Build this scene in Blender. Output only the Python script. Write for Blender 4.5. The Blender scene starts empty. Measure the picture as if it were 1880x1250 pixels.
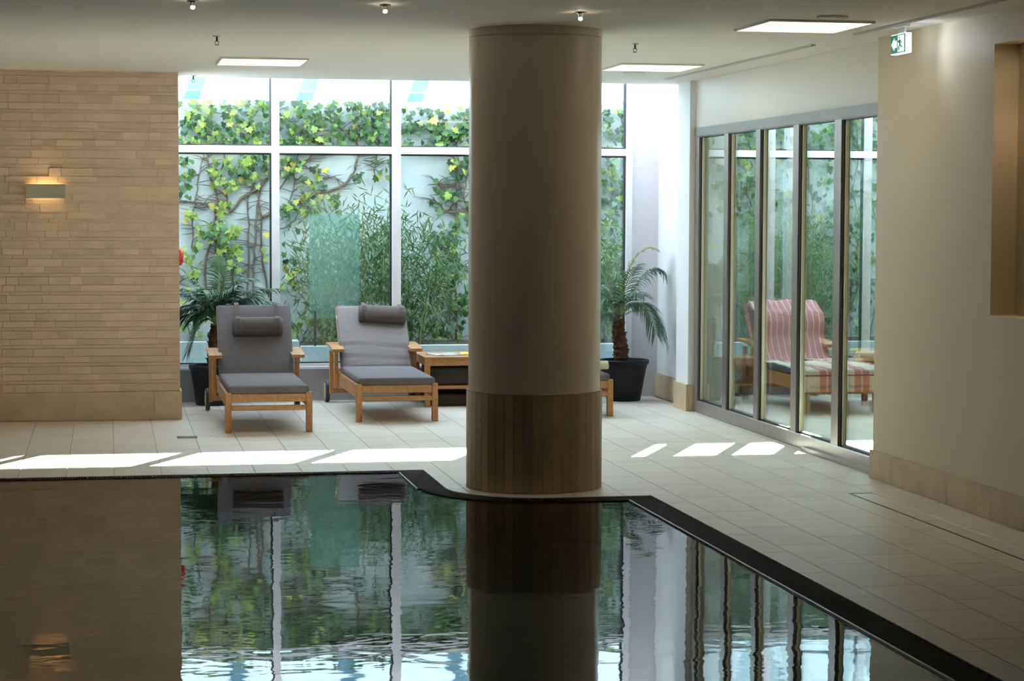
import bpy, bmesh, math, random
from mathutils import Vector, Matrix, Euler
R = random.Random(7)
PI = math.pi
SC = bpy.context.scene
COL = SC.collection

# ------------------------------------------------------------------ camera
cam_d = bpy.data.cameras.new('camera'); cam = bpy.data.objects.new('camera', cam_d); COL.objects.link(cam)
yaw, pit, rol = .189924, .061665, -.003477
fw = Vector((math.sin(yaw)*math.cos(pit), math.cos(yaw)*math.cos(pit), -math.sin(pit)))
rt = Vector((math.cos(yaw), -math.sin(yaw), 0)); dn = fw.cross(rt)
rt2 = rt*math.cos(rol) + dn*math.sin(rol); dn2 = dn*math.cos(rol) - rt*math.sin(rol)
mw = Matrix((( rt2.x, -dn2.x, -fw.x, 0), (rt2.y, -dn2.y, -fw.y, 0), (rt2.z, -dn2.z, -fw.z, 1.66), (0, 0, 0, 1)))
cam.matrix_world = mw
cam_d.sensor_width = 36; cam_d.lens = 3856.4*36/1880; cam_d.clip_start = .1; cam_d.clip_end = 300
SC.camera = cam

# ------------------------------------------------------------------ world, sun, exposure
SC.view_settings.view_transform = 'Standard'; SC.view_settings.look = 'None'
SC.view_settings.exposure = 0.15; SC.view_settings.gamma = 1.0; SC.view_settings.use_curve_mapping = False
SKY = 8.0
w = bpy.data.worlds.new('sky'); SC.world = w; w.use_nodes = True
nt = w.node_tree; nt.nodes.clear()
o_ = nt.nodes.new('ShaderNodeOutputWorld'); b_ = nt.nodes.new('ShaderNodeBackground')
tc = nt.nodes.new('ShaderNodeTexCoord'); sp = nt.nodes.new('ShaderNodeSeparateXYZ'); cr = nt.nodes.new('ShaderNodeValToRGB')
cr.color_ramp.elements[0].position = 0; cr.color_ramp.elements[0].color = (.84, .93, 1, 1)
cr.color_ramp.elements[1].position = 1; cr.color_ramp.elements[1].color = (.58, .78, 1, 1)
nt.links.new(tc.outputs['Generated'], sp.inputs[0]); nt.links.new(sp.outputs['Z'], cr.inputs[0])
nt.links.new(cr.outputs[0], b_.inputs[0]); b_.inputs[1].default_value = SKY; nt.links.new(b_.outputs[0], o_.inputs[0])
sun_d = bpy.data.lights.new('sun', 'SUN'); sun = bpy.data.objects.new('sun', sun_d); COL.objects.link(sun)
SUNDIR = Vector((.50, 1.0, .757))
sun.rotation_euler = SUNDIR.to_track_quat('Z', 'Y').to_euler(); sun_d.energy = 105; sun_d.angle = math.radians(.3); sun_d.color = (1, .985, .95)
SC.cycles.use_denoising = True
SC.cycles.max_bounces = 12; SC.cycles.diffuse_bounces = 6; SC.cycles.glossy_bounces = 6; SC.cycles.transparent_max_bounces = 24
SC.cycles.sample_clamp_indirect = 6

# ------------------------------------------------------------------ materials
def mat(name, col, rough=.6, var=0, scale=8, bump=0, bscale=40, metal=0, spec=.5, stretch=(1, 1, 1), rand=0, emit=0, ecol=None, col2=None, coat=0, detail=4):
    m = bpy.data.materials.new(name); m.use_nodes = True; n = m.node_tree.nodes; L = m.node_tree.links
    p = n['Principled BSDF']; p.inputs['Roughness'].default_value = rough; p.inputs['Metallic'].default_value = metal
    p.inputs['Specular IOR Level'].default_value = spec; p.inputs['Coat Weight'].default_value = coat
    p.inputs['Base Color'].default_value = (*col, 1)
    if emit: p.inputs['Emission Color'].default_value = (*(ecol or col), 1); p.inputs['Emission Strength'].default_value = emit
    last = None
    if var or col2 or bump:
        t = n.new('ShaderNodeTexCoord'); mp = n.new('ShaderNodeMapping'); mp.inputs['Scale'].default_value = stretch
        L.new(t.outputs['Object'], mp.inputs[0])
        if rand:
            oi = n.new('ShaderNodeObjectInfo'); cb = n.new('ShaderNodeCombineXYZ'); ml = n.new('ShaderNodeMath'); ml.operation = 'MULTIPLY'; ml.inputs[1].default_value = 37
            L.new(oi.outputs['Random'], ml.inputs[0]); [L.new(ml.outputs[0], cb.inputs[i]) for i in range(3)]
            L.new(cb.outputs[0], mp.inputs['Location'])
    if var or col2:
        nz = n.new('ShaderNodeTexNoise'); nz.inputs['Scale'].default_value = scale; nz.inputs['Detail'].default_value = detail
        L.new(mp.outputs[0], nz.inputs[0])
        r = n.new('ShaderNodeValToRGB'); a = col; b = col2 or tuple(min(1, c*(1+var)) for c in col)
        if not col2: a = tuple(c*(1-var) for c in col)
        r.color_ramp.elements[0].position = .3; r.color_ramp.elements[0].color = (*a, 1)
        r.color_ramp.elements[1].position = .7; r.color_ramp.elements[1].color = (*b, 1)
        L.new(nz.outputs['Fac'], r.inputs[0]); last = r.outputs[0]
    if rand:
        oi = n.new('ShaderNodeObjectInfo'); h = n.new('ShaderNodeHueSaturation')
        mr = n.new('ShaderNodeMapRange'); mr.inputs[3].default_value = 1-rand; mr.inputs[4].default_value = 1+rand
        L.new(oi.outputs['Random'], mr.inputs[0]); L.new(mr.outputs[0], h.inputs['Value'])
        if last: L.new(last, h.inputs['Color'])
        else: h.inputs['Color'].default_value = (*col, 1)
        last = h.outputs[0]
    if last: L.new(last, p.inputs['Base Color'])
    if bump:
        nb = n.new('ShaderNodeTexNoise'); nb.inputs['Scale'].default_value = bscale; nb.inputs['Detail'].default_value = 4
        L.new(mp.outputs[0], nb.inputs[0]); bp = n.new('ShaderNodeBump'); bp.inputs['Strength'].default_value = bump; bp.inputs['Distance'].default_value = .01
        L.new(nb.outputs['Fac'], bp.inputs['Height']); L.new(bp.outputs[0], p.inputs['Normal'])
    return m

def leaf_mat(name, a, b, rand=.25, trans=.22):
    m = mat(name, a, .45, col2=b, scale=25, rand=rand); n = m.node_tree.nodes; L = m.node_tree.links
    p = n['Principled BSDF']; src = p.inputs['Base Color'].links[0].from_socket
    t = n.new('ShaderNodeBsdfTranslucent'); L.new(src, t.inputs[0]); mx = n.new('ShaderNodeMixShader'); mx.inputs[0].default_value = trans
    L.new(p.outputs[0], mx.inputs[1]); L.new(t.outputs[0], mx.inputs[2]); L.new(mx.outputs[0], n['Material Output'].inputs[0])
    return m

def glass(name, tint, k=2.0, base=.04):
    m = bpy.data.materials.new(name); m.use_nodes = True; n = m.node_tree.nodes; L = m.node_tree.links; n.remove(n['Principled BSDF'])
    g = n.new('ShaderNodeNewGeometry'); d = n.new('ShaderNodeVectorMath'); d.operation = 'DOT_PRODUCT'
    L.new(g.outputs['Incoming'], d.inputs[0]); L.new(g.outputs['Normal'], d.inputs[1])
    def mth(op, a, b=None):
        x = n.new('ShaderNodeMath'); x.operation = op
        for i, v in enumerate((a, b)):
            if v is None: continue
            if isinstance(v, (int, float)): x.inputs[i].default_value = v
            else: L.new(v, x.inputs[i])
        return x.outputs[0]
    c = mth('ABSOLUTE', d.outputs['Value']); q = mth('POWER', mth('SUBTRACT', 1, c), 5)
    r = mth('ADD', mth('MULTIPLY', q, 1-base), base)
    f = mth('DIVIDE', mth('MULTIPLY', r, k), mth('ADD', mth('MULTIPLY', r, k-1), 1))
    t = n.new('ShaderNodeBsdfTransparent'); t.inputs[0].default_value = (*tint, 1); gl = n.new('ShaderNodeBsdfGlossy'); gl.inputs['Roughness'].default_value = 0.0
    mx = n.new('ShaderNodeMixShader'); L.new(f, mx.inputs[0]); L.new(t.outputs[0], mx.inputs[1]); L.new(gl.outputs[0], mx.inputs[2])
    L.new(mx.outputs[0], n['Material Output'].inputs[0]); return m

def water_mat():
    m = bpy.data.materials.new('pool water'); m.use_nodes = True; n = m.node_tree.nodes; L = m.node_tree.links; n.remove(n['Principled BSDF'])
    t = n.new('ShaderNodeTexCoord'); mp = n.new('ShaderNodeMapping'); mp.inputs['Scale'].default_value = (1, 1.6, 1); L.new(t.outputs['Object'], mp.inputs[0])
    n1 = n.new('ShaderNodeTexNoise'); n1.inputs['Scale'].default_value = 2.2; n1.inputs['Detail'].default_value = 2.5; n1.inputs['Distortion'].default_value = .6; L.new(mp.outputs[0], n1.inputs[0])
    n2 = n.new('ShaderNodeTexNoise'); n2.inputs['Scale'].default_value = 11; n2.inputs['Detail'].default_value = 1; L.new(mp.outputs[0], n2.inputs[0])
    ad = n.new('ShaderNodeMath'); ad.operation = 'MULTIPLY_ADD'; ad.inputs[1].default_value = .10; L.new(n2.outputs['Fac'], ad.inputs[0]); L.new(n1.outputs['Fac'], ad.inputs[2])
    bp = n.new('ShaderNodeBump'); bp.inputs['Strength'].default_value = .5; bp.inputs['Distance'].default_value = .0030; L.new(ad.outputs[0], bp.inputs['Height'])
    fr = n.new('ShaderNodeFresnel'); fr.inputs[0].default_value = 1.333; L.new(bp.outputs[0], fr.inputs['Normal'])
    rf = n.new('ShaderNodeBsdfRefraction'); rf.inputs['IOR'].default_value = 1.333; rf.inputs['Color'].default_value = (.55, .7, .68, 1); rf.inputs['Roughness'].default_value = 0; L.new(bp.outputs[0], rf.inputs['Normal'])
    gl = n.new('ShaderNodeBsdfGlossy'); gl.inputs['Roughness'].default_value = 0; L.new(bp.outputs[0], gl.inputs['Normal'])
    mx = n.new('ShaderNodeMixShader'); L.new(fr.outputs[0], mx.inputs[0]); L.new(rf.outputs[0], mx.inputs[1]); L.new(gl.outputs[0], mx.inputs[2])
    L.new(mx.outputs[0], n['Material Output'].inputs[0]); return m

def stripe_mat(name, base, line, period, width, edge=None, wide=False):
    m = mat(name, base, .9, bump=.3, bscale=300); n = m.node_tree.nodes; L = m.node_tree.links; p = n['Principled BSDF']
    t = n.new('ShaderNodeUVMap'); s = n.new('ShaderNodeSeparateXYZ'); L.new(t.outputs[0], s.inputs[0])
    def mth(op, a, b):
        x = n.new('ShaderNodeMath'); x.operation = op
        for i, v in enumerate((a, b)):
            if isinstance(v, (int, float)): x.inputs[i].default_value = v
            else: L.new(v, x.inputs[i])
        return x.outputs[0]
    fr = mth('FRACT', mth('DIVIDE', s.outputs[0], period), 0); lt = mth('LESS_THAN', fr, width)
    mx = n.new('ShaderNodeMix'); mx.data_type = 'RGBA'; mx.inputs[6].default_value = (*base, 1); mx.inputs[7].default_value = (*line, 1)
    L.new(lt, mx.inputs[0]); out = mx.outputs[2]
    if wide:
        fr2 = mth('FRACT', mth('DIVIDE', s.outputs[0], period), 0)
        l2 = mth('LESS_THAN', mth('ABSOLUTE', mth('SUBTRACT', fr2, width*.5), 0), .03)
        m3 = n.new('ShaderNodeMix'); m3.data_type = 'RGBA'; L.new(l2, m3.inputs[0]); L.new(out, m3.inputs[6]); m3.inputs[7].default_value = (.8, .68, .62, 1); out = m3.outputs[2]
    if edge is not None:
        l = mth('LESS_THAN', mth('ABSOLUTE', mth('SUBTRACT', s.outputs[1], edge), 0), .006)
        m2 = n.new('ShaderNodeMix'); m2.data_type = 'RGBA'; L.new(l, m2.inputs[0]); L.new(out, m2.inputs[6]); m2.inputs[7].default_value = (.28, .02, .03, 1); out = m2.outputs[2]
    L.new(out, p.inputs['Base Color']); return m

M = dict(
    plaster=mat('cream plaster', (.76, .67, .49), .55, bump=.04, bscale=120),
    white=mat('white plaster', (.86, .87, .88), .6, bump=.03, bscale=120),
    ceiling=mat('ceiling paint', (.88, .85, .79), .7),
    gloss=mat('gloss white panel', (.84, .80, .72), .34, spec=.22),
    stone=mat('split sandstone', (.72, .56, .405), .85, var=.09, scale=5, bump=.10, bscale=60, rand=.09, stretch=(1, 1, 2)),
    base=mat('polished sandstone', (.60, .47, .31), .5, var=.14, scale=6, bump=.05, rand=.05),
    tile=mat('limestone floor tile', (.755, .69, .605), .42, var=.07, scale=5, stretch=(.6, 5, 1), bump=.04, bscale=30, rand=.05),
    grout=mat('floor grout', (.44, .40, .35), .9, var=.1),
    cream=mat('column paint', (.61, .52, .44), .28, coat=.15),
    clad=mat('column stone strip', (.33, .235, .145), .6, var=.10, scale=9, rand=.24, bump=.1),
    grate=mat('dark overflow grate', (.020, .015, .012), .8, var=.2, spec=.12),
    glint=mat('pool rim', (.35, .38, .38), .35),
    basin=mat('dark pool mosaic', (.06, .05, .042), .4, var=.3, scale=20),
    water=water_mat(),
    alu=mat('white aluminium', (.80, .81, .86), .38),
    lav=mat('lavender grey panel', (.60, .59, .64), .5),
    parapet=mat('grey parapet', (.37, .37, .40), .6),
    steel=mat('brushed steel', (.34, .305, .28), .36, metal=.75, var=.08, scale=20, stretch=(1, 1, .05)),
    brass=mat('pale edge seal', (.62, .58, .44), .4),
    gasket=mat('black gasket', (.012, .015, .02), .5),
    win=glass('window glass', (.94, .985, .98)), roofglass=glass('roof glass', (.985, .985, .99)), door=glass('door glass', (.88, .95, .93)),
    overlay=None,
    garden=mat('garden render', (.37, .41, .405), .85, var=.05, scale=3, bump=.5, bscale=45),
    concrete=mat('pale concrete', (.31, .37, .37), .8, var=.08, scale=4, bump=.1),
    facade=mat('white facade', (.90, .96, .98), .6), strip=mat('blue strip glazing', (.04, .155, .24), .6, col2=(.13, .24, .28), scale=2.6),
    soil=mat('dark soil', (.04, .03, .022), .95, var=.4, bump=.6),
    teak=mat('teak', (.35, .165, .052), .45, col2=(.50, .265, .10), scale=6, stretch=(8, .8, 8), bump=.06, rand=.06),
    cush=mat('charcoal cushion fabric', (.125, .113, .122), .9, var=.10, scale=60, bump=.25, bscale=250),
    cush_lit=mat('lit tone of cushion fabric', (.185, .17, .175), .9, var=.10, scale=60, bump=.25, bscale=250),  # copy of cush painted paler, as light falls on a reclined back
    bolster=mat('brown grey bolster fabric', (.085, .07, .068), .9, var=.12, scale=60, bump=.25, bscale=250),
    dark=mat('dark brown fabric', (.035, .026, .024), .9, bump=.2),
    rubber=mat('black rubber', (.02, .024, .03), .6), wood2=mat('pale hub wood', (.62, .47, .27), .5, var=.1),
    pot=mat('black plastic pot', (.009, .011, .018), .5, var=.15, bump=.08, spec=.25),
    trunk=mat('palm trunk', (.13, .055, .025), .9, col2=(.04, .018, .01), scale=30, bump=.8),
    frond=leaf_mat('palm leaflets', (.022, .075, .038), (.05, .115, .055), .2, .2), frondy=leaf_mat('pale palm leaflets', (.16, .19, .07), (.26, .27, .12), .2),
    rachis=mat('frond stalk', (.22, .27, .10), .5),
    vine=mat('ivy stem', (.115, .08, .055), .9, var=.3, scale=20, bump=.4), culm=mat('bamboo culm', (.14, .19, .05), .5, var=.2),
    leafa=leaf_mat('yellow green ivy', (.165, .26, .03), (.27, .35, .075)), leafb=leaf_mat('green ivy', (.036, .105, .022), (.065, .15, .04)),
    leafc=leaf_mat('dark ivy', (.015, .050, .022), (.028, .078, .033)), leafd=leaf_mat('yellow ivy', (.46, .34, .04), (.40, .40, .09)),
    bamb=leaf_mat('bamboo leaf', (.042, .098, .026), (.095, .165, .048), .25, .3),
    red=mat('red enamel', (.60, .025, .012), .35), chrome=mat('chrome', (.7, .7, .7), .2, metal=1),
    towel=mat('cream towel', (.85, .76, .55), .95, bump=.5, bscale=220), paper=mat('magazine paper', (.75, .8, .88), .4, col2=(.12, .2, .4), scale=14),
    yellow=mat('yellow cover', (.85, .65, .03), .4), sconce=mat('grey textured sconce', (.40, .36, .28), .7, var=.12, scale=90, bump=.3, bscale=200),
    panel=mat('lit diffuser', (1, .95, .9), .5, emit=2.2, ecol=(1, .74, .54)), halo=mat('halogen bulb', (1, .9, .8), .5, emit=60, ecol=(1, .82, .62)),
    fixture=mat('white fixture', (.75, .74, .72), .45), darksteel=mat('dark bronze steel', (.20, .185, .17), .42, metal=.45), darkm=mat('dark metal', (.06, .055, .05), .4, metal=.6),
    slot=mat('slot diffuser', (.05, .05, .05), .5), signw=mat('lit sign white', (.9, .95, 1), .4, emit=1.6, ecol=(.78, .88, 1)),
    signg=mat('sign green', (.0, .16, .09), .4, emit=.25, ecol=(0, .35, .2)), blue=mat('blue towel', (.25, .42, .72), .9, bump=.4, bscale=200),
    pinkb=stripe_mat('pink striped towel', (.62, .27, .29), (.90, .82, .80), .056, .15),
    pinks=stripe_mat('cream and pink banded towel', (.88, .80, .68), (.62, .22, .20), .30, .42, edge=-.135, wide=True),
)
def overlay_mat():
    m = glass('pale green screen glass', (.80, .93, .89), 2.0); n = m.node_tree.nodes; L = m.node_tree.links
    out = n['Material Output']; src = out.inputs[0].links[0].from_socket
    d = n.new('ShaderNodeBsdfDiffuse'); d.inputs[0].default_value = (.20, .36, .33, 1); t = n.new('ShaderNodeBsdfTranslucent'); t.inputs[0].default_value = (.20, .36, .33, 1)
    a = n.new('ShaderNodeAddShader'); L.new(d.outputs[0], a.inputs[0]); L.new(t.outputs[0], a.inputs[1])
    mx = n.new('ShaderNodeMixShader'); mx.inputs[0].default_value = .14; L.new(src, mx.inputs[1]); L.new(a.outputs[0], mx.inputs[2]); L.new(mx.outputs[0], out.inputs[0]); return m
M['overlay'] = overlay_mat()

# ------------------------------------------------------------------ mesh helpers
class MB:
    def __init__(s): s.v = []; s.f = []; s.uv = {}
    def add(s, vs, fs):
        o = len(s.v); s.v += [tuple(p) for p in vs]; s.f += [tuple(i+o for i in f) for f in fs]; return s
    def box(s, x0, x1, y0, y1, z0, z1, T=None, ch=0):
        if ch:
            c = min(ch, (x1-x0)*.49, (y1-y0)*.49, (z1-z0)*.49); vs = []
            bm = bmesh.new(); bmesh.ops.create_cube(bm, size=1)
            for v in bm.verts: v.co = ((x0+x1)/2+v.co.x*(x1-x0), (y0+y1)/2+v.co.y*(y1-y0), (z0+z1)/2+v.co.z*(z1-z0))
            bmesh.ops.bevel(bm, geom=bm.edges[:], offset=c, segments=1, affect='EDGES'); bm.verts.index_update()
            vs = [v.co.copy() for v in bm.verts]; fs = [[v.index for v in f.verts] for f in bm.faces]; bm.free()
        else:
            vs = [(x, y, z) for z in (z0, z1) for y in (y0, y1) for x in (x0, x1)]
            fs = [(0, 2, 3, 1), (4, 5, 7, 6), (0, 1, 5, 4), (2, 6, 7, 3), (0, 4, 6, 2), (1, 3, 7, 5)]
        if T: vs = [T @ Vector(p) for p in vs]
        return s.add(vs, fs)
    def prism(s, pts, z0, z1):
        n = len(pts); vs = [(x, y, z0) for x, y in pts]+[(x, y, z1) for x, y in pts]
        fs = [tuple(range(n-1, -1, -1)), tuple(range(n, 2*n))]+[(i, (i+1) % n, n+(i+1) % n, n+i) for i in range(n)]
        return s.add(vs, fs)
    def tube(s, pts, rad, n=6, cap=True):
        pts = [Vector(p) for p in pts]; rs = rad if isinstance(rad, (list, tuple)) else [rad]*len(pts); vs = []; fs = []
        for i, p in enumerate(pts):
            d = (pts[min(i+1, len(pts)-1)]-pts[max(i-1, 0)]).normalized()
            a = d.cross(Vector((0, 0, 1)) if abs(d.z) < .9 else Vector((1, 0, 0))).normalized(); b = d.cross(a)
            for k in range(n): t = 2*PI*k/n; vs.append(p+(a*math.cos(t)+b*math.sin(t))*rs[i])
        for i in range(len(pts)-1):
            for k in range(n): fs.append((i*n+k, i*n+(k+1) % n, (i+1)*n+(k+1) % n, (i+1)*n+k))
        if cap: fs += [tuple(range(n-1, -1, -1)), tuple((len(pts)-1)*n+k for k in range(n))]
        return s.add(vs, fs)
    def lathe(s, prof, n=32, c=(0, 0, 0), T=None, close=True):
        vs = []; fs = []
        for r, z in prof:
            for k in range(n): t = 2*PI*k/n; vs.append(Vector((c[0]+r*math.cos(t), c[1]+r*math.sin(t), c[2]+z)))
        for i in range(len(prof)-1):
            for k in range(n): fs.append((i*n+k, i*n+(k+1) % n, (i+1)*n+(k+1) % n, (i+1)*n+k))
        if close: fs += [tuple(range(n-1, -1, -1)), tuple((len(prof)-1)*n+k for k in range(n))]
        if T: vs = [T @ p for p in vs]
        return s.add(vs, fs)
    def mesh(s, name, m, smooth=False):
        me = bpy.data.meshes.new(name); me.from_pydata(s.v, [], s.f); me.materials.append(m)
        if smooth: me.polygons.foreach_set('use_smooth', [True]*len(me.polygons))
        me.update(); return me
    def build(s, name, m, parent=None, smooth=False, auto=False):
        me = s.mesh(name, m, smooth)
        o = obj(name, me, parent)
        if auto: me.set_sharp_from_angle(angle=math.radians(40))
        return o

def obj(name, me, parent=None):
    o = bpy.data.objects.new(name, me); COL.objects.link(o)
    if parent: o.parent = parent
    return o
def empty(name, loc=(0, 0, 0), rz=0):
    o = bpy.data.objects.new(name, None); COL.objects.link(o); o.location = loc; o.rotation_euler = (0, 0, rz); o.empty_display_size = .1; return o
def tag(o, label=None, cat=None, group=None, kind=None):
    for k, v in (('label', label), ('category', cat), ('group', group), ('kind', kind)):
        if v: o[k] = v
    return o
def struct(o, label): o['kind'] = 'structure'; o['label'] = label; return o
def copy_tree(o, parent=None):
    c = o.copy(); COL.objects.link(c)
    if parent: c.parent = parent
    for ch in o.children: copy_tree(ch, c)
    return c
def B(*a, **k): return MB().box(*a, **k)
def softbox(x0, x1, y0, y1, z0, z1, r=.02, seg=3, T=None, puff=0, fn=None, nx=10, ny=10):
    """rounded cushion: gridded box, corners rounded, faces slightly puffed"""
    bm = bmesh.new(); bmesh.ops.create_cube(bm, size=1)
    for v in bm.verts: v.co = ((x0+x1)/2+v.co.x*(x1-x0), (y0+y1)/2+v.co.y*(y1-y0), (z0+z1)/2+v.co.z*(z1-z0))
    bmesh.ops.bevel(bm, geom=bm.edges[:], offset=r, segments=seg, affect='EDGES', profile=.5)
    for ax, (a, b), k in ((0, (x0, x1), nx), (1, (y0, y1), ny)):
        for i in range(1, k):
            no = Vector((0, 0, 0)); no[ax] = 1; co = Vector((0, 0, 0)); co[ax] = a+r+(b-a-2*r)*i/k
            bmesh.ops.bisect_plane(bm, geom=bm.verts[:]+bm.edges[:]+bm.faces[:], plane_co=co, plane_no=no)
    cx, cy, cz = (x0+x1)/2, (y0+y1)/2, (z0+z1)/2
    for v in bm.verts:
        u = (v.co.x-cx)/(x1-x0)*2; w_ = (v.co.y-cy)/(y1-y0)*2; s = 1 if v.co.z > cz else -1
        v.co.z += s*puff*max(0, 1-u*u)*max(0, 1-w_*w_)
        if fn: v.co = fn(v.co.copy())
    if T: bmesh.ops.transform(bm, matrix=T, verts=bm.verts[:])
    bm.verts.index_update(); m = MB(); m.add([v.co.copy() for v in bm.verts], [[v.index for v in f.verts] for f in bm.faces]); bm.free(); return m

H = 2.735      # ceiling height
YW = 18.30     # window plane
XG = 4.777     # glazed partition plane
XR = 4.683     # right wall plane
YS = 16.787    # stone wall face
XS = .552      # stone wall right end
YC = 17.36     # far edge of the ceiling
CX, CY = 2.52, 12.395   # column axis
# ------------------------------------------------------------------ floor: slab and tiles
arc = [(CX-.545*math.cos(t), CY-.545*math.sin(t)) for t in [i*PI/2/14 for i in range(15)]]
regA = [(-1.25, 13.27), (1.975, 13.27), (1.975, YW), (-1.25, YW)]
regB = [(1.975, YW)]+arc+[(XG+.02, 11.85), (XG+.02, YW)]
regC = [(3.112, 5.2), (XR+.01, 5.2), (XR+.01, 11.85), (3.112, 11.85)]
fm = MB()
for rg in ([(-5, 13.27), (1.975, 13.27), (1.975, 18.45), (-5, 18.45)], [(1.975, 18.45)]+arc+[(9.1, 11.85), (9.1, 18.45)], [(3.112, -1.6), (9.1, -1.6), (9.1, 11.85), (3.112, 11.85)], [(-5, -1.6), (3.112, -1.6), (3.112, 1), (-5, 1)]):
    fm.prism(rg, -.25, -.006)
floor = struct(fm.build('floor', M['grout']), 'limestone tiled pool deck floor')
def clip(poly, conv):
    n = len(conv); area = sum(conv[i][0]*conv[(i+1) % n][1]-conv[(i+1) % n][0]*conv[i][1] for i in range(n)); sg = 1 if area > 0 else -1
    for i in range(n):
        a, b = conv[i], conv[(i+1) % n]; out = []
        ins = lambda p: sg*((b[0]-a[0])*(p[1]-a[1])-(b[1]-a[1])*(p[0]-a[0])) >= -1e-9
        for j in range(len(poly)):
            p, q = poly[j], poly[(j+1) % len(poly)]; ip, iq = ins(p), ins(q)
            if ip: out.append(p)
            if ip != iq:
                d = (b[0]-a[0])*(q[1]-p[1])-(b[1]-a[1])*(q[0]-p[0]); e = (b[0]-a[0])*(p[1]-a[1])-(b[1]-a[1])*(p[0]-a[0])
                t = -e/d; out.append((p[0]+t*(q[0]-p[0]), p[1]+t*(q[1]-p[1])))
        poly = out
        if len(poly) < 3: return []
    return poly
PX, PY, X0, Y0, GAP = .2935, .587, .028, 13.27, .0045
full = None; nt_ = 0
def tile_at(cell, cx, cy, conv, skip=None):
    global full, nt_
    p = clip(cell, conv)
    if len(p) < 3: return
    ar = abs(sum(p[i][0]*p[(i+1) % len(p)][1]-p[(i+1) % len(p)][0]*p[i][1] for i in range(len(p))))/2
    if ar < .004: return
    if abs(ar-(PX-GAP)*(PY-GAP)) < 1e-6:
        if not full: full = B(-(PX-GAP)/2, (PX-GAP)/2, -(PY-GAP)/2, (PY-GAP)/2, -.012, 0).mesh('tile', M['tile'])
        me = full
    else: me = MB().prism([(x-cx, y-cy) for x, y in p], -.012, 0).mesh('tile', M['tile'])
    o = obj('tile', me, floor); o.location = (cx, cy, 0); nt_ += 1
strip_out = [(3.262, 20)]
for conv in (regA, regB, regC):
    for i in range(-5, 18):
        x0 = X0+PX*i; x1 = x0+PX-GAP
        if x1 < min(p[0] for p in conv) or x0 > max(p[0] for p in conv): continue
        off = (0, .37, .74, .21, .55)[i % 5]*PY
        for j in range(-18, 10):
            y0 = Y0+PY*j+off; y1 = y0+PY-GAP
            if y1 < min(p[1] for p in conv) or y0 > max(p[1] for p in conv): continue
            cxx, cyy = (x0+x1)/2, (y0+y1)/2
            if conv is not regA and 4.26 < cxx < 4.46 and cyy < 11.9: pass
            tile_at([(x0, y0), (x1, y0), (x1, y1), (x0, y1)], cxx, cyy, conv)
# tiling beyond the partition, seen only through glass: pieces joined
tm = MB()
for i in range(17, 31):
    for j in range(-3, 10):
        x0 = X0+PX*i; y0 = Y0+PY*j+(0, .37, .74, .21, .55)[i % 5]*PY
        if x0 < 4.83 or y0+PY > YW or y0 < 12.5: continue
        tm.box(x0, x0+PX-GAP, y0, y0+PY-GAP, -.012, 0)
for i in range(-18, -4):
    for j in range(0, 7):
        x0 = X0+PX*i; y0 = Y0+PY*j+(0, .37, .74, .21, .55)[i % 5]*PY
        if x0+PX < -1.23 and y0+PY < YS+.4: tm.box(x0, x0+PX-GAP, y0, y0+PY-GAP, -.012, 0)
    if X0+PX*i+PX < -1.23: tm.box(X0+PX*i, X0+PX*i+PX-GAP, Y0, Y0+(0, .37, .74, .21, .55)[i % 5]*PY-GAP+.001, -.012, 0)
tag(tm.build('tiling', M['tile'], floor), kind='stuff')

# ------------------------------------------------------------------ pool
IN = .165
b = MB()
b.box(-5, 3.112, .9, 1.0, -1.4, -.02).box(-5.1, -5, .9, 13.3, -1.4, -.02).box(-5, 3.2, 1, 13.3, -1.5, -1.4)
b.box(3.0, 3.2, 1, 11.85, -1.4, -.12).box(-5, 1.9, 13.2, 13.4, -1.4, -.12).box(1.9, 2.1, 12.4, 13.4, -1.4, -.12).box(2.5, 3.2, 11.75, 11.95, -1.4, -.12)
ring = [(CX-.66*math.cos(t), CY-.66*math.sin(t)) for t in [i*PI/2/10 for i in range(11)]]
b.prism(ring+[(CX+.1, CY-.66), (CX+.1, CY+.1), (CX-.66, CY+.1)], -1.4, -.12)
struct(b.build('pool_basin', M['basin']), 'dark tiled swimming pool basin under the water')
wm = MB().prism([(-5, 1), (2.965, 1), (2.965, 11.70), (CX, 11.70)]+[(CX-.69*math.cos(t), CY-.69*math.sin(t)) for t in [i*PI/2/14 for i in range(14, -1, -1)]]+[(1.83, 13.2), (-5, 13.2)], -.0105, -.0100)
wme = bpy.data.meshes.new('pool_water'); top = [p for p in wm.v if p[2] > -.0102]; wme.from_pydata(top, [], [tuple(range(len(top)))]); wme.materials.append(M['water'])
struct(obj('pool_water', wme), 'still dark pool water mirroring the window and column')
gr = struct(empty('overflow_channel', (0, 0, 0)), 'dark slotted overflow channel along the pool edge')
def slats(name, boxes):
    m = MB()
    for a in boxes: m.box(*a)
    tag(m.build(name, M['grate'], gr), kind='stuff')
bx = [(-4.99+.012*i, -4.99+.012*i+.007, 13.20, 13.268, -.03, -.004) for i in range(int(6.82/.012))]
slats('grate_bars', bx)
slats('grate_bars', [(1.812, 1.973, 12.40+.012*i, 12.40+.012*i+.007, -.03, -.004) for i in range(72)])
slats('grate_bars', [(CX+.012*i, CX+.012*i+.007, 11.70, 11.848, -.03, -.004) for i in range(49)])
slats('grate_bars', [(2.949, 3.110, 5.2+.012*i, 5.2+.012*i+.007, -.03, -.004) for i in range(int(6.64/.012))])
m = MB()
for i in range(52):
    t = i*PI/2/52; c_, s_ = math.cos(t), math.sin(t); dx, dy = -s_*.0038, c_*.0038
    def P(r, k): return (CX-r*c_+k*s_*.0045, CY-r*s_-k*c_*.0045)
    m.prism([P(.548, -1), P(.548, 1), P(.69, 1), P(.69, -1)], -.03, -.004)
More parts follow.
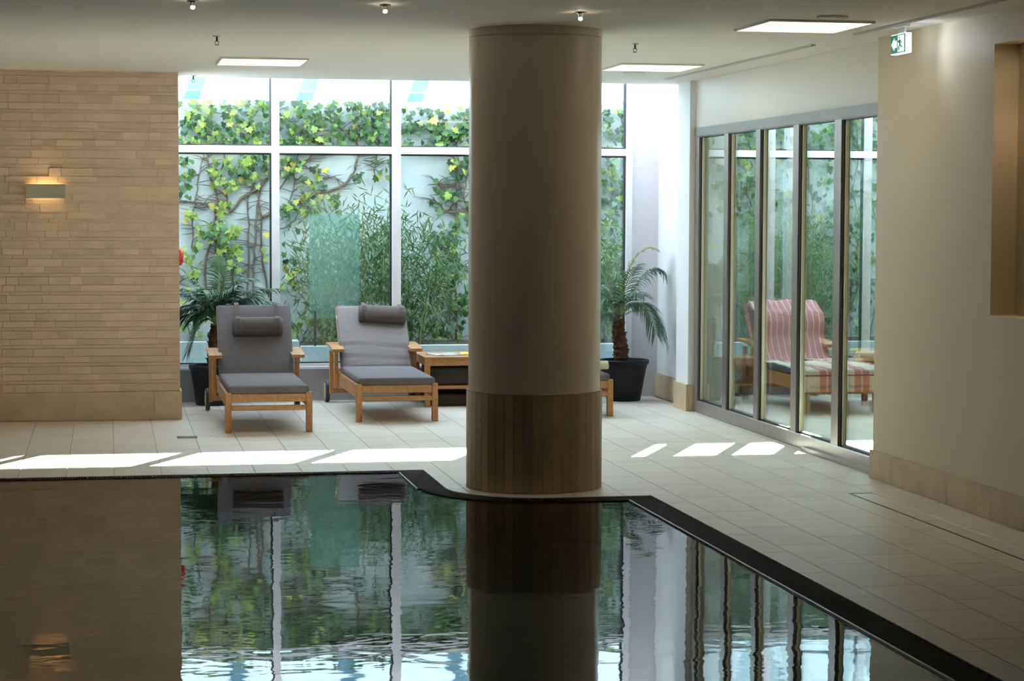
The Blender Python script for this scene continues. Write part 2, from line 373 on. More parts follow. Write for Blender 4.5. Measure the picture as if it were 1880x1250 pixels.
tag(m.build('grate_bars', M['grate'], gr), kind='stuff')
m = MB().box(-5, 1.975, 13.2, 13.27, -.12, -.028).box(1.81, 1.975, 12.4, 13.27, -.12, -.028).box(CX, 3.112, 11.7, 11.85, -.12, -.028).box(2.947, 3.112, 1, 11.85, -.12, -.028)
m.prism([(CX-.545*math.cos(t), CY-.545*math.sin(t)) for t in [i*PI/28 for i in range(15)]]+[(CX-.69*math.cos(t), CY-.69*math.sin(t)) for t in [i*PI/28 for i in range(14, -1, -1)]], -.12, -.028)
m.build('channel_bed', M['grate'], gr)
m = MB().box(2.938, 2.948, 1, 11.70, -.03, -.002).box(1.804, 1.812, 12.4, 13.2, -.03, -.003)
m.build('glint_strip', M['glint'], gr)  # pale strip standing in for the light line on the water's meniscus
# ------------------------------------------------------------------ ceiling
cm = MB().box(-5, XG+.1, -1.6, YC, H, 3.6).box(XG+.1, 9.1, 11.8, YC, H, 3.6)
struct(cm.build('ceiling', M['ceiling']), 'flat off-white plaster ceiling')
sk = struct(empty('skylight', (4, 17.9, 3.6)), 'glass roof strip over the gap between ceiling and window')
for i in range(9):
    x = .40+1.055*i; x1 = min(x+1.055, 9.1)
    B(x+.03-4, x1-.03-4, YC-17.9, YW+.1-17.9, 0, .02).build('pane', M['roofglass'], sk)
    B(x-.03-4, x+.03-4, YC-17.9, YW+.1-17.9, -.06, .03).build('glazing_bar', M['alu'], sk)
# ------------------------------------------------------------------ left stone wall
wl = struct(B(-5.0, XS-.02, YS+.02, 18.45, 0, H).build('wall_left', M['stone']), 'sandstone split-face wall on the left')
zs = .229; rows = []
k = 0
while zs < H-.012:
    h = (.064, .028, .050)[k % 3]*R.uniform(.96, 1.04); h = min(h, H-zs); rows.append((zs, h, k % 3 == 1)); zs += h; k += 1
thin = MB(); nstone = 0
for z0, h, th in rows:
    x = -1.02+R.uniform(0, .2); x0 = -1.05
    while x0 < XS:
        L_ = R.choice((.095, .16, .2, .23, .27, .30, .24)) if not th else R.choice((.2, .3, .12, .27))
        x1 = min(x0+L_, XS)
        if XS-x1 < .05: x1 = XS
        d = R.choice((0, 0, .002, .004, .006, .009, .013)); g = .0016
        if th: thin.box(x0+g, x1-g, YS-d*.5, YS+.03, z0+.0008, z0+h-.0008)
        else:
            o = B(-(x1-x0)/2+g, (x1-x0)/2-g, -d, .03, .0008, h-.0008).build('stone', M['stone'], wl); o.location = ((x0+x1)/2, YS, z0); nstone += 1
        x0 = x1
for z0, h, th in rows:      # the stretch left of the frame: joined
    x0 = -5.0
    while x0 < -1.052:
        x1 = min(x0+R.choice((.16, .2, .23, .27, .30)), -1.05); thin.box(x0+.0016, x1-.0016, YS-R.choice((0, .003, .006, .009)), YS+.03, z0+.0008, z0+h-.0008); x0 = x1
tag(thin.build('thin_stones', M['stone'], wl), kind='stuff')
# end face of the stone wall
B(XS-.02, XS-.002, YS+.031, 18.28, .229, H-.001).build('end_face', M['white'], wl)
bl = struct(B(-5, XS-.01, YS, YS+.02, 0, .225).build('baseboard_left', M['base']), 'sandstone slab skirting under the stone wall')
for x0, x1 in ((-1.46, -.874), (-.872, -.263), (-.2605, .346), (.3485, XS+.012)):
    o = B(-(x1-x0)/2, (x1-x0)/2, -.014, 0, .003, .227).build('skirting_panel', M['base'], bl); o.location = ((x0+x1)/2, YS, 0)
o = B(XS-.012, XS+.012, YS+.002, YS+1.2, .003, .227).build('skirting_panel', M['base'], bl)
# shell out of sight
struct(MB().box(-5.2, -5, -1.6, 18.45, -.2, H).build('wall_side', M['stone']), 'far side wall of the pool hall')
struct(MB().box(-5.2, 9.1, -1.8, -1.6, -.2, H).build('wall_front', M['stone']), 'wall behind the viewer')

# ------------------------------------------------------------------ right wall with niche
NY = 10.662
m = MB()
m.box(XR, 5.2, NY, 12.40, 0, H).box(XR, 5.2, -1.6, NY, 0, 1.105).box(XR, 5.2, -1.6, NY, 2.563, H).box(4.825, 5.2, -1.6, NY, 1.105, 2.563).box(XR, 5.2, -1.6, 8.6, 1.105, 2.563)
struct(m.build('wall_right', M['plaster']), 'cream plaster wall on the right with a lit niche')
struct(MB().box(4.845, 5.2, 17.2, YW, 0, 3.6).box(4.725, 5.0, 16.83, 17.2, 0, H).box(XG+.02, XG+.16, 12.4, 16.83, H-.001, H+.05).build('wall_recess', M['white']), 'white return wall and pier beside the window')
struct(MB().box(5.2, 9.1, 12.2, 12.4, 0, H).box(9.0, 9.1, 12.2, YW, 0, 3.6).box(5.2, 5.34, 18.05, YW, 0, 3.6).build('wall_rest_room', M['plaster']), 'plain cream walls of the rest room behind the partition')
br = struct(B(XR-.002, XR+.01, -1.6, 12.40, 0, .165).build('baseboard_right', M['base']), 'stone slab skirting along the right wall')
ys = [12.405, 12.06, 11.77, 11.18, 10.59, 10.0, 9.41, 8.82, 8.23, 7.64]
for i in range(len(ys)-1):
    B(XR-.016, XR-.002, ys[i+1]+.002, ys[i]-.001, .002, .178).build('skirting_panel', M['base'], br)
B(XR-.016, XR+.12, 12.402, 12.416, .002, .178).build('skirting_panel', M['base'], br)
bc = struct(B(4.835, 4.845, 17.2, 18.29, 0, .19).build('baseboard_recess', M['base']), 'stone skirting around the white pier')
for y0, y1 in ((17.215, 17.75), (17.754, 18.288)): B(4.823, 4.835, y0, y1, .002, .215).build('skirting_panel', M['base'], bc)
B(4.707, 4.725, 16.815, 17.215, .002, .225).build('skirting_panel', M['base'], bc)
B(4.727, 4.785, 16.814, 16.83, .002, .225).build('skirting_panel', M['base'], bc)
B(4.725, 4.823, 17.2, 17.214, .002, .22).build('skirting_panel', M['base'], bc)
struct(B(XG, XG+.14, 12.40, 16.83, 2.347, H-.001).build('trim_1', M['gloss']), 'glossy white bulkhead above the glass partition')

# ------------------------------------------------------------------ glass partition (folding door)
d1 = struct(empty('door_1', (XG, 14.6, 0)), 'folding glass partition with steel frame')
def part(mb, name, m, parent, off=(0, 0, 0), smooth=False):
    mb.v = [(p[0]-off[0], p[1]-off[1], p[2]-off[2]) for p in mb.v]; return mb.build(name, M[m], parent, smooth)
OD = (XG, 14.6, 0)
part(MB().box(XG-.015, XG+.09, 12.42, 16.82, 2.275, 2.347)  .box(XG-.006, XG+.055, 12.42, 16.82, 2.268, 2.276), 'head_rail', 'darksteel', d1, OD)
part(MB().box(XG-.012, XG+.09, 12.42, 16.82, 0, .10, ch=.004), 'sill_rail', 'steel', d1, OD)
part(MB().box(XG-.05, XG-.012, 12.42, 13.9, 0, .03), 'threshold', 'steel', d1, OD)
mul = [(16.70, 16.815), (15.875, 15.985), (15.055, 15.16), (14.165, 14.285), (13.29, 13.425), (12.41, 12.47)]
for y0, y1 in mul:
    part(MB().box(XG-.008, XG+.055, y0, y1, .10, 2.275), 'mullion', 'steel', d1, OD)
for i in range(5):
    y1 = mul[i][0]; y0 = mul[i+1][1]
    part(MB().box(XG+.03, XG+.05, y0, y1, .10, 2.275), 'pane', 'door', d1, OD)
    part(MB().box(XG+.002, XG+.03, y1-.022, y1, .10, 2.275).box(XG+.012, XG+.03, y0, y1, .10, .112).box(XG+.012, XG+.03, y0, y1, 2.263, 2.275), 'gasket', 'gasket', d1, OD)
    part(MB().box(XG+.012, XG+.028, y1-.045, y1-.024, .112, 2.263), 'edge_seal', 'brass', d1, OD)

# ------------------------------------------------------------------ window wall
struct(B(XS, 9.1, YW, 18.45, 0, .276).build('wall_back', M['parapet']), 'low grey parapet under the window')
struct(MB().box(XS, 4.60, YW-.03, YW, .276, .30, ch=.004).build('trim_2', M['alu']), 'white window sill strip on the parapet')
struct(B(4.597, 4.845, YW-.025, YW+.1, 0, 3.6).build('trim_3', M['lav']), 'tall lavender grey panel at the end of the window')
def window(name, mulls, x0, x1, label):
    wn = struct(empty(name, ((x0+x1)/2, YW, .3)), label); O = ((x0+x1)/2, YW, .3)
    part(MB().box(x0, x1, YW-.02, YW+.09, .300, .325), 'bottom_rail', 'alu', wn, O)
    part(MB().box(x0, x1, YW-.03, YW+.08, 2.150, 2.212, ch=.003), 'transom', 'alu', wn, O)
    part(MB().box(x0, x1, YW-.02, YW+.08, 3.52, 3.6), 'head_rail', 'alu', wn, O)
    for a, b_ in mulls: part(MB().box(a, b_, YW-.045, YW+.08, .30, 3.6, ch=.003), 'mullion', 'alu', wn, O)
    edges = sorted(mulls); 
    for i in range(len(edges)-1):
        a = edges[i][1]; b_ = edges[i+1][0]
        for z0, z1 in ((.325, 2.150), (2.212, 3.52)):
            part(MB().box(a, b_, YW+.03, YW+.05, z0, z1), 'pane', 'win', wn, O)
            g = .016
            part(MB().box(b_-g, b_, YW-.01, YW+.03, z0, z1).box(a, b_-g, YW-.005, YW+.03, z1-.014, z1).box(a, b_-g, YW+.01, YW+.03, z0, z0+.012), 'gasket', 'gasket', wn, O)
    return wn
window('window_1', [(.49, .554), (1.392, 1.458), (2.441, 2.517), (3.49, 3.566), (4.545, 4.60)], .49, 4.60, 'tall white framed window wall facing the ivy')
window('window_2', [(5.34, 5.39), (5.87, 5.93), (6.78, 6.85), (7.72, 7.79), (8.95, 9.0)], 5.34, 9.0, 'window of the rest room behind the partition')

# ------------------------------------------------------------------ column
col = struct(empty('column_1', (CX, CY, 0)), 'round cream column with stone strip base')
MB().lathe([(.398, .55), (.398, H-.055), (.392, H-.053), (.392, H-.047), (.40, H-.045), (.40, H+.02)], 96).build('shaft', M['cream'], col, smooth=True, auto=True)
MB().lathe([(.395, 0), (.395, .575), (.402, .587), (.37, .5875)], 64).build('base_core', M['cream'], col, smooth=True, auto=True)
NP = 44
pm = None
for i in range(NP):
    t = 2*PI*i/NP; hw = .409*math.tan(PI/NP)-.0008
    if not pm: pm = MB().add([(-hw, -.409, .003), (hw, -.409, .003), (hw*.97, -.396, .003), (-hw*.97, -.396, .003), (-hw, -.409, .583), (hw, -.409, .583), (hw*.97, -.396, .583), (-hw*.97, -.396, .583)], [(3, 2, 1, 0), (4, 5, 6, 7), (0, 1, 5, 4), (1, 2, 6, 5), (2, 3, 7, 6), (3, 0, 4, 7)]).mesh('cladding_strip', M['clad'])
    o = obj('cladding_strip', pm, col); o.rotation_euler = (0, 0, t)

# ------------------------------------------------------------------ ceiling fittings
def panel(x, y, label, sx=.60, sy=.66):
    t = empty('ceiling_light', (x, y, H)); tag(t, label, 'ceiling light', 'flush square ceiling light panels')
    MB().box(-sx/2, sx/2, -sy/2, sy/2, -.012, -.004).build('diffuser', M['panel'], t)
    m = MB(); f = .012
    m.box(-sx/2-f, sx/2+f, -sy/2-f, -sy/2, -.014, 0).box(-sx/2-f, sx/2+f, sy/2, sy/2+f, -.014, 0).box(-sx/2-f, -sx/2, -sy/2, sy/2, -.014, 0).box(sx/2, sx/2+f, -sy/2, sy/2, -.014, 0)
    m.build('frame', M['fixture'], t); return t
panel(1.10, 15.34, 'lit square ceiling panel above the left lounger')
panel(3.985, 15.26, 'lit square ceiling panel right of the column near the window')
panel(3.95, 11.68, 'large nearest lit square ceiling panel before the exit sign')

def sprinkler(x, y, label):
    t = tag(empty('sprinkler_head', (x, y, H)), label, 'sprinkler', 'ceiling sprinklers')
    MB().lathe([(.022, 0), (.022, -.004), (.008, -.006)], 16).build('rosette', M['fixture'], t)
    MB().tube([(0, 0, -.004), (0, 0, -.035)], .006, 8).tube([(-.009, 0, -.03), (-.012, 0, -.042), (-.004, 0, -.054)], .002, 4).tube([(.009, 0, -.03), (.012, 0, -.042), (.004, 0, -.054)], .002, 4).lathe([(.002, -.054), (.015, -.055), (.015, -.057), (.002, -.058)], 12).build('nozzle', M['darkm'], t)
sprinkler(.672, 13.222, 'small pendant sprinkler just above the left ceiling panel'); sprinkler(.681, 17.10, 'small sprinkler at the ceiling edge beside the stone wall'); sprinkler(3.336, 13.2, 'small sprinkler right of the column top')
def halogen(x, y, label):
    t = tag(empty('halogen_spot', (x, y, H)), label, 'spotlight', 'halogen ceiling spots')
    MB().lathe([(.030, 0), (.030, -.006), (.016, -.010), (.012, -.03), (.010, -.03)], 16).build('housing', M['chrome'], t, smooth=True)
    MB().lathe([(.002, -.046), (.009, -.043), (.011, -.036), (.009, -.0305), (.002, -.030)], 12).build('bulb', M['halo'], t, smooth=True)
halogen(.437, 11.0, 'tiny lit halogen spot at the top left edge of the picture'); halogen(1.433, 11.0, 'tiny lit halogen spot left of the column top'); halogen(2.52, 11.18, 'lit halogen spot just before the column top')
def speaker(x, y, label):
    t = tag(empty('ceiling_speaker', (x, y, H)), label, 'speaker', 'round ceiling speakers')
    MB().lathe([(.088, 0), (.088, -.008), (.078, -.014), (.076, -.011), (.002, -.011)], 32).build('ring', M['fixture'], t, smooth=True, auto=True)
    MB().lathe([(.074, -.0112), (.074, -.0125), (.001, -.0135)], 32).build('grille', M['ceiling'], t)
speaker(3.93, 11.12, 'round white ceiling disc before the exit sign'); speaker(4.009, 15.87, 'round white ceiling disc behind the right ceiling panel')
def slot(x, y0, y1, label):
    t = tag(empty('slot_diffuser', (x, y0, H)), label, 'air vent', 'linear ceiling air slots')
    L_ = y1-y0
    MB().box(-.014, .014, 0, L_, -.003, 0).build('slot', M['slot'], t)
    for a in (-.018, -.0015, .014): MB().box(a, a+.004, 0, L_, -.008, -.002).build('rail', M['fixture'], t)
slot(4.467, 13.0, 16.66, 'long thin ceiling air slot above the glass partition'); slot(4.447, 8.6, 12.17, 'long thin ceiling air slot above the exit sign')

# exit sign
es = tag(empty('exit_sign', (4.5, 11.54, H)), 'lit green exit sign with white arrow hung from the ceiling', 'sign')
B(-.02, .02, -.075, .075, -.014, 0, ch=.003).build('mount', M['fixture'], es)
B(-.018, .018, -.105, .13, -.165, -.05, ch=.003).build('light_box', M['signw'], es)
B(-.006, .006, -.05, .05, -.05, -.014).build('bracket', M['fixture'], es)
fc = B(-.0205, -.018, -.099, .124, -.160, -.055).build('face', M['signg'], es)
# pictograms stand proud of the face: arrow on the far half, doorway and runner on the near half
z0 = -.1075
def flat(name, pts, m, x=-.0215):
    n = len(pts); MB().add([(x, y, z) for y, z in pts]+[(x+.0012, y, z) for y, z in pts], [tuple(range(n)), tuple(range(2*n-1, n-1, -1))]+[(i, n+i, n+(i+1) % n, (i+1) % n) for i in range(n)]).build(name, M[m], fc)
flat('arrow', [(.112, z0), (.066, z0+.036), (.066, z0+.02), (.030, z0+.02), (.030, z0-.02), (.066, z0-.02), (.066, z0-.036)], 'signw')
flat('doorway', [(.010, z0-.046), (.010, z0+.046), (-.084, z0+.046), (-.084, z0-.046)], 'signw')
m = MB(); x = -.0228
m.tube([(x, -.022, z0+.022), (x, -.028, z0-.006)], .0065, 6).tube([(x, -.028, z0-.006), (x, -.010, z0-.018), (x, -.014, z0-.038)], .0045, 6).tube([(x, -.028, z0-.006), (x, -.044, z0-.018), (x, -.062, z0-.020)], .0045, 6)
m.tube([(x, -.022, z0+.018), (x, -.004, z0+.008), (x, .004, z0+.018)], .0035, 6).tube([(x, -.024, z0+.018), (x, -.044, z0+.012), (x, -.052, z0)], .0035, 6).lathe([(.001, -.007), (.006, -.004), (.007, 0), (.006, .004), (.001, .007)], 10, (x+.003, -.014, z0+.034))
m.build('runner', M['signg'], fc)
ld = bpy.data.lights.new('sign_glow', 'SPOT'); ld.energy = 2.6; ld.color = (.75, .85, 1); ld.spot_size = 2.3; ld.spot_blend = 1; ld.shadow_soft_size = .03
lo = bpy.data.objects.new('sign_glow', ld); COL.objects.link(lo); lo.parent = es; lo.location = (-.07, -.15, -.10); lo.rotation_euler = Vector((-1, .8, .25)).to_track_quat('Z', 'Y').to_euler()

# wall sconce on the stone wall
sc = tag(empty('wall_sconce', (-.474, YS, 1.799)), 'grey box wall lamp glowing up and down on the stone wall', 'wall lamp')
MB().box(-.149, .149, -.085, -.070, -.054, .054, ch=.003).box(-.149, -.138, -.070, -.012, -.054, .054).box(.138, .149, -.070, -.012, -.054, .054).box(-.138, .138, -.014, -.008, -.03, .03).build('housing', M['sconce'], sc)
for s in (1, -1):
    ld = bpy.data.lights.new('sconce_lamp', 'AREA'); ld.shape = 'RECTANGLE'; ld.size = .22; ld.size_y = .03; ld.energy = .34 if s > 0 else .16; ld.color = (1, .66, .28)
    lo = bpy.data.objects.new('sconce_lamp', ld); COL.objects.link(lo); lo.parent = sc; lo.location = (0, -.042, .02*s); lo.rotation_euler = (PI if s > 0 else 0, 0, 0)
# niche light
nl = tag(empty('niche_downlight', (4.755, 10.3, 2.563)), 'warm recessed spot in the top of the right wall niche', 'spotlight')
MB().lathe([(.05, 0), (.05, -.006), (.036, -.008), (.034, -.002)], 20).build('ring', M['chrome'], nl, smooth=True)
MB().lathe([(.032, -.002), (.030, -.006), (.001, -.007)], 16).build('bulb', M['halo'], nl)
ld = bpy.data.lights.new('niche_lamp', 'SPOT'); ld.energy = 4; ld.color = (1, .68, .40); ld.spot_size = 1.9; ld.spot_blend = .6; ld.shadow_soft_size = .03
lo = bpy.data.objects.new('niche_lamp', ld); COL.objects.link(lo); lo.parent = nl; lo.location = (0, 0, -.02)
# red fitting on the wall end
rb = tag(empty('alarm_bell', (XS, 17.2, 1.28)), 'rounded red alarm fitting peeking past the stone wall end', 'alarm')
MB().lathe([(.072, 0), (.072, .018), (.066, .032), (.045, .042), (.002, .046)], 28, T=Matrix.Rotation(PI/2, 4, 'Y')).build('dome', M['red'], rb, smooth=True)
B(-.002, .008, -.03, .03, -.09, -.06).build('base_plate', M['red'], rb)

# floor drain and slot channel
dr = tag(empty('floor_drain', (.555, 15.43, 0)), 'small square metal floor drain before the left lounger', 'drain')
m = MB().box(-.073, .073, -.073, -.055, -.004, .003).box(-.073, .073, .055, .073, -.004, .003).box(-.073, -.058, -.055, .055, -.004, .003).box(.058, .073, -.055, .055, -.004, .003); m.build('frame', M['chrome'], dr)
B(-.058, .058, -.055, .055, -.004, .0008).build('sump', M['gasket'], dr)
for i in range(7): B(-.049+.0155*i-.003, -.049+.0155*i+.004, -.055, .055, .0008, .003).build('bar', M['chrome'], dr)
dc = tag(empty('slot_drain', (4.29, 8.0, 0)), 'long metal edged slot drain set in the right deck', 'drain')
for x, mm in ((0, 'darkm'), (.137, 'chrome')): B(x-.006, x+.006, 0, 3.73, -.004, .0022).build('edge_profile', M[mm], dc)
B(-.006, .143, 3.722, 3.734, -.004, .0022).build('edge_profile', M['darkm'], dc)

# ------------------------------------------------------------------ loungers
def tiltT(hy, hz, th): return Matrix.Translation((0, hy, hz)) @ Matrix.Rotation(th, 4, 'X')
def lounger(loc, label, rz=0, th=math.radians(54), cush='cush', head=(0, .60, 0), blen=.70, wrinkle=0, tag_white=False, bed=1.28, seam=False, rear=1.83, headrest=True):
    t = empty('sun_lounger', loc, rz); tag(t, label, 'sun lounger', 'teak wheeled sun loungers')
    W = .325
    for s in (-1, 1):
        x0, x1 = sorted((s*W, s*(W-.047)))
        B(x0, x1, 0, .052, 0, .300, ch=.004).build('leg', M['teak'], t)
        x0, x1 = sorted((s*(W-.008), s*(W-.038)))
        B(x0, x1, .052, rear, .185, .292, ch=.003).build('side_rail', M['teak'], t)
        x0, x1 = sorted((s*(W-.006), s*(W+.026)))
        B(x0, x1, bed+.10, bed+.16, .155, .462, ch=.003).build('arm_post', M['teak'], t)
        B(x0+s*.014, x1+s*.014, rear-.19, rear-.13, .085, .462, ch=.003).build('arm_post', M['teak'], t)
        # curved arm plank
        n = 8; a = MB(); vs = []; fs = []
        for i in range(n+1):
            u = i/n; y = bed-.02+u*.53; z = .468+.030*math.sin(u*PI*.62)-.0; wd = .052
            for dx in (-wd, wd):
                for dz in (0, .026): vs.append((s*(W+.006)+dx, y, z+dz))
        for i in range(n):
            q = i*4; fs += [(q, q+4, q+6, q+2), (q+1, q+3, q+7, q+5), (q, q+1, q+5, q+4), (q+2, q+6, q+7, q+3)]
        fs += [(0, 2, 3, 1), (n*4, n*4+1, n*4+3, n*4+2)]
        a.add(vs, fs); a.build('armrest', M['teak'], t)
        RY = Matrix.Translation((s*(W+.045), rear, .093)) @ Matrix.Rotation(s*PI/2, 4, 'Y')
        wh = MB().lathe([(.045, -.016), (.086, -.018), (.093, -.012), (.093, .012), (.086, .018), (.078, .018)], 32, T=RY).build('wheel', M['rubber'], t, smooth=True, auto=True)
        MB().lathe([(.078, .004), (.078, .020), (.02, .024), (.001, .024)], 28, T=RY).build('hub', M['wood2'], wh, smooth=True, auto=True)
    B(-W+.047, W-.047, .010, .036, .228, .288, ch=.003).build('front_apron', M['teak'], t)
    B(-W+.047, W-.047, .002, .042, .165, .203, ch=.003).build('lower_rail', M['teak'], t)
    B(-W, W, rear-.02, rear+.02, .08, .12).build('axle_bar', M['teak'], t)
    m = MB()
    for i in range(12): m.box(-W+.04, W-.04, .07+i*.10, .07+i*.10+.06, .268, .284)
    m.build('seat_slats', M['teak'], t)
    T = tiltT(bed+.03, .285, th)
    for s in (-1, 1):
        x0, x1 = sorted((s*.30, s*.262)); B(x0, x1, -.02, blen+.02, -.03, 0, T=T, ch=.003).build('back_stile', M['teak'], t)
    B(-.30, .30, blen-.02, blen+.022, -.03, .0, T=T, ch=.003).build('top_rail', M['teak'], t)
    m = MB()
    for i in range(6): m.box(-.262, .262, .06+i*.10, .12+i*.10, -.022, -.008, T=T)
    m.build('back_slats', M['teak'], t)
    def wr(p):
        if wrinkle:
            e = math.exp(-((p.y-.20)/.16)**2); p.z += wrinkle*e*(math.sin(p.y*95+6*p.x*p.x+1.5*math.sin(p.x*9))*.6+math.sin(p.y*47+3*p.x)*.6)*(.4+min(1, abs(p.x)*4))
        return p
    softbox(-.300, .300, .02, blen-.005, .001, .062, r=.020, T=T, puff=.008, fn=wr, nx=10, ny=28 if wrinkle else 8).build('back_cushion', M[cush], t, smooth=True)
    def sm(p):
        if seam: p.z -= .012*math.exp(-((p.y-.78)/.012)**2) if p.z > .31 else 0
        return p
    softbox(-.302, .302, .004, bed+.06, .287, .347, r=.020, puff=.008, fn=sm, ny=40 if seam else 10).build('seat_cushion', M['cush'], t, smooth=True)
    if tag_white: B(-.304, -.298, blen-.14, blen-.105, .02, .045, T=T).build('care_label', M['fixture'], t)
    if headrest:
        hx, hv, hr = head
        TH = T @ Matrix.Translation((hx, hv, .095)) @ Matrix.Rotation(hr, 4, 'Z')
        n = 20; prof = []
        hb = MB(); RT = TH @ Matrix.Scale(1.15, 4, Vector((0, 1, 0))) @ Matrix.Rotation(PI/2, 4, 'Y')
        hb.lathe([(.03, -.205), (.058, -.203), (.068, -.192), (.0715, -.15), (.072, 0), (.0715, .15), (.068, .192), (.058, .203), (.03, .205)], 28, T=RT)
        ho = hb.build('headrest', M['bolster'], t, smooth=True)
        for s in (-1, 1):
            pts = []
            for (v, z) in ((-.02, .074), (.03, .078), (.075, .045), (.10, .0), (blen-hv-.015, -.022), (blen-hv+.022, -.045), (blen-hv+.029, -.085), (blen-hv+.027, -.125), (blen-hv-.05, -.135)): pts.append((v, z))
            vs = []; fs = []
            for v, z in pts:
                for dx in (-.018, .018): vs.append(TH @ Vector((s*.160+dx, v, z)))
                for dx in (-.018, .018): vs.append(TH @ Vector((s*.160+dx, v-.002, z-.004)))
            for i in range(len(pts)-1):
                q = i*4; fs += [(q, q+1, q+5, q+4), (q+2, q+6, q+7, q+3), (q, q+4, q+6, q+2), (q+1, q+3, q+7, q+5)]
            MB().add(vs, fs).build('strap', M['bolster'], ho)
            for ds in (-.02, .02): hb2 = MB().lathe([(.0722, s*.160+ds-.0012), (.0735, s*.160+ds), (.0722, s*.160+ds+.0012)], 28, T=RT, close=False).build('seam', M['cush'], ho)
    return t
lounger((1.170, 15.69, 0), 'charcoal cushioned teak lounger next to the stone wall, headrest centred', head=(.02, .455, 0))
lounger((2.223, 16.33, 0), 'teak lounger with wrinkled backrest in a lit tone and crooked headrest left of the column', th=math.radians(48), cush='cush_lit', head=(.085, .56, -.07), blen=.70, wrinkle=.006, tag_white=True, seam=True, rear=1.80, bed=1.26)
lounger((3.685, 16.50, 0), 'teak lounger hidden behind the column, only its right front corner showing', th=math.radians(50), rear=1.70, bed=1.2, head=(0, .60, 0))
l4 = (5.92, 16.40, 0); RZ4 = 0
lounger(l4, 'teak lounger under pink striped towels behind the glass partition', rz=RZ4, th=math.radians(54), rear=1.72, bed=1.24, blen=.65, head=(0, .42, 0))

# towels
def cloth(name, path, x0, x1, m, label, cat, loc, wav=.004, thick=.006, nx=24, flare=0):
    """sheet swept along path (y,z), wavy, with real thickness; uv = (x, distance along the path)"""
    pts = []
    for i in range(len(path)-1):
        a, b_ = path[i], path[i+1]; n = max(1, int(math.hypot(b_[0]-a[0], b_[1]-a[1])/.03))
        pts += [(a[0]+(b_[0]-a[0])*k/n, a[1]+(b_[1]-a[1])*k/n) for k in range(n)]
    pts.append(path[-1]); d = [0]
    for i in range(1, len(pts)): d.append(d[-1]+math.hypot(pts[i][0]-pts[i-1][0], pts[i][1]-pts[i-1][1]))
    tot = d[-1]; vs = []; uvs = []
    for j, (y, z) in enumerate(pts):
        jn = min(j+1, len(pts)-1); jp = max(j-1, 0); ty, tz = pts[jn][0]-pts[jp][0], pts[jn][1]-pts[jp][1]; l = math.hypot(ty, tz) or 1; ny, nz = -tz/l, ty/l
        for i in range(nx+1):
            u = i/nx; x = x0+(x1-x0)*u; q = wav*(math.sin(x*31+d[j]*7)+.7*math.sin(d[j]*23+x*11)+.5*math.sin(x*63+1.3*d[j]))
            vs.append((x+.3*q, y+ny*q, z+nz*q)); uvs.append((x+5, d[j]-tot))
    fs = [(j*(nx+1)+i, j*(nx+1)+i+1, (j+1)*(nx+1)+i+1, (j+1)*(nx+1)+i) for j in range(len(pts)-1) for i in range(nx)]
    me = bpy.data.meshes.new(name); me.from_pydata(vs, [], fs); me.materials.append(M[m]); ul = me.uv_layers.new(name='uv')
    for lp in me.loops: ul.data[lp.index].uv = uvs[lp.vertex_index]
    me.polygons.foreach_set('use_smooth', [True]*len(me.polygons)); me.update()
    o = obj(name, me); o.location = loc; o.rotation_euler = (0, 0, RZ4); so = o.modifiers.new('thickness', 'SOLIDIFY'); so.thickness = thick; so.offset = 1
    return tag(o, label, cat)
th = math.radians(54); hy, hz = 1.27, .285
def tp(v, n): return (hy+v*math.cos(th)-n*math.sin(th), hz+v*math.sin(th)+n*math.cos(th))
cloth('striped_towel', [tp(.36, -.075), tp(.64, -.07), tp(.685, -.055), tp(.69, .03), tp(.665, .08), tp(.55, .135), tp(.46, .192), tp(.36, .18), tp(.29, .10), tp(.10, .092), (1.20, .372), (1.10, .366)], -.315, .315, 'pinkb', 'pink towel with white pinstripes over the lounger backrest behind the glass', 'towel', l4, wav=.005)
cloth('banded_towel', [(1.085, .366), (.7, .372), (.2, .370), (.01, .366), (-.016, .352), (-.022, .32), (-.026, .185)], -.352, .45, 'pinks', 'cream and pink banded towel hanging over the lounger foot behind the glass', 'towel', l4, wav=.004)
def roll(name, loc, r, L_, rz, label, turns=2.6):
    vs = []; fs = []; N = 46; th_ = r/(turns+.3)
    for i in range(N+1):
        a = turns*2*PI*i/N; rr = r*(.16+.84*i/N)
        for x in (-L_/2, L_/2):
            vs.append((x, rr*math.cos(a), rr*math.sin(a)*.82)); vs.append((x, (rr-th_*.7)*math.cos(a), (rr-th_*.7)*math.sin(a)*.82))
    for i in range(N):
        q = i*4; fs += [(q, q+2, q+6, q+4), (q+1, q+5, q+7, q+3), (q, q+4, q+5, q+1), (q+2, q+3, q+7, q+6)]
    fs += [(0, 1, 3, 2), (N*4, N*4+2, N*4+3, N*4+1)]
    o = MB().add(vs, fs).build(name, M['towel'], smooth=True); o.location = loc; o.rotation_euler = (0, 0, rz); return tag(o, label, 'towel')
roll('rolled_towel', (3.71, 16.66, .402), .052, .575, .0, 'rolled cream towel on the lounger behind the column')
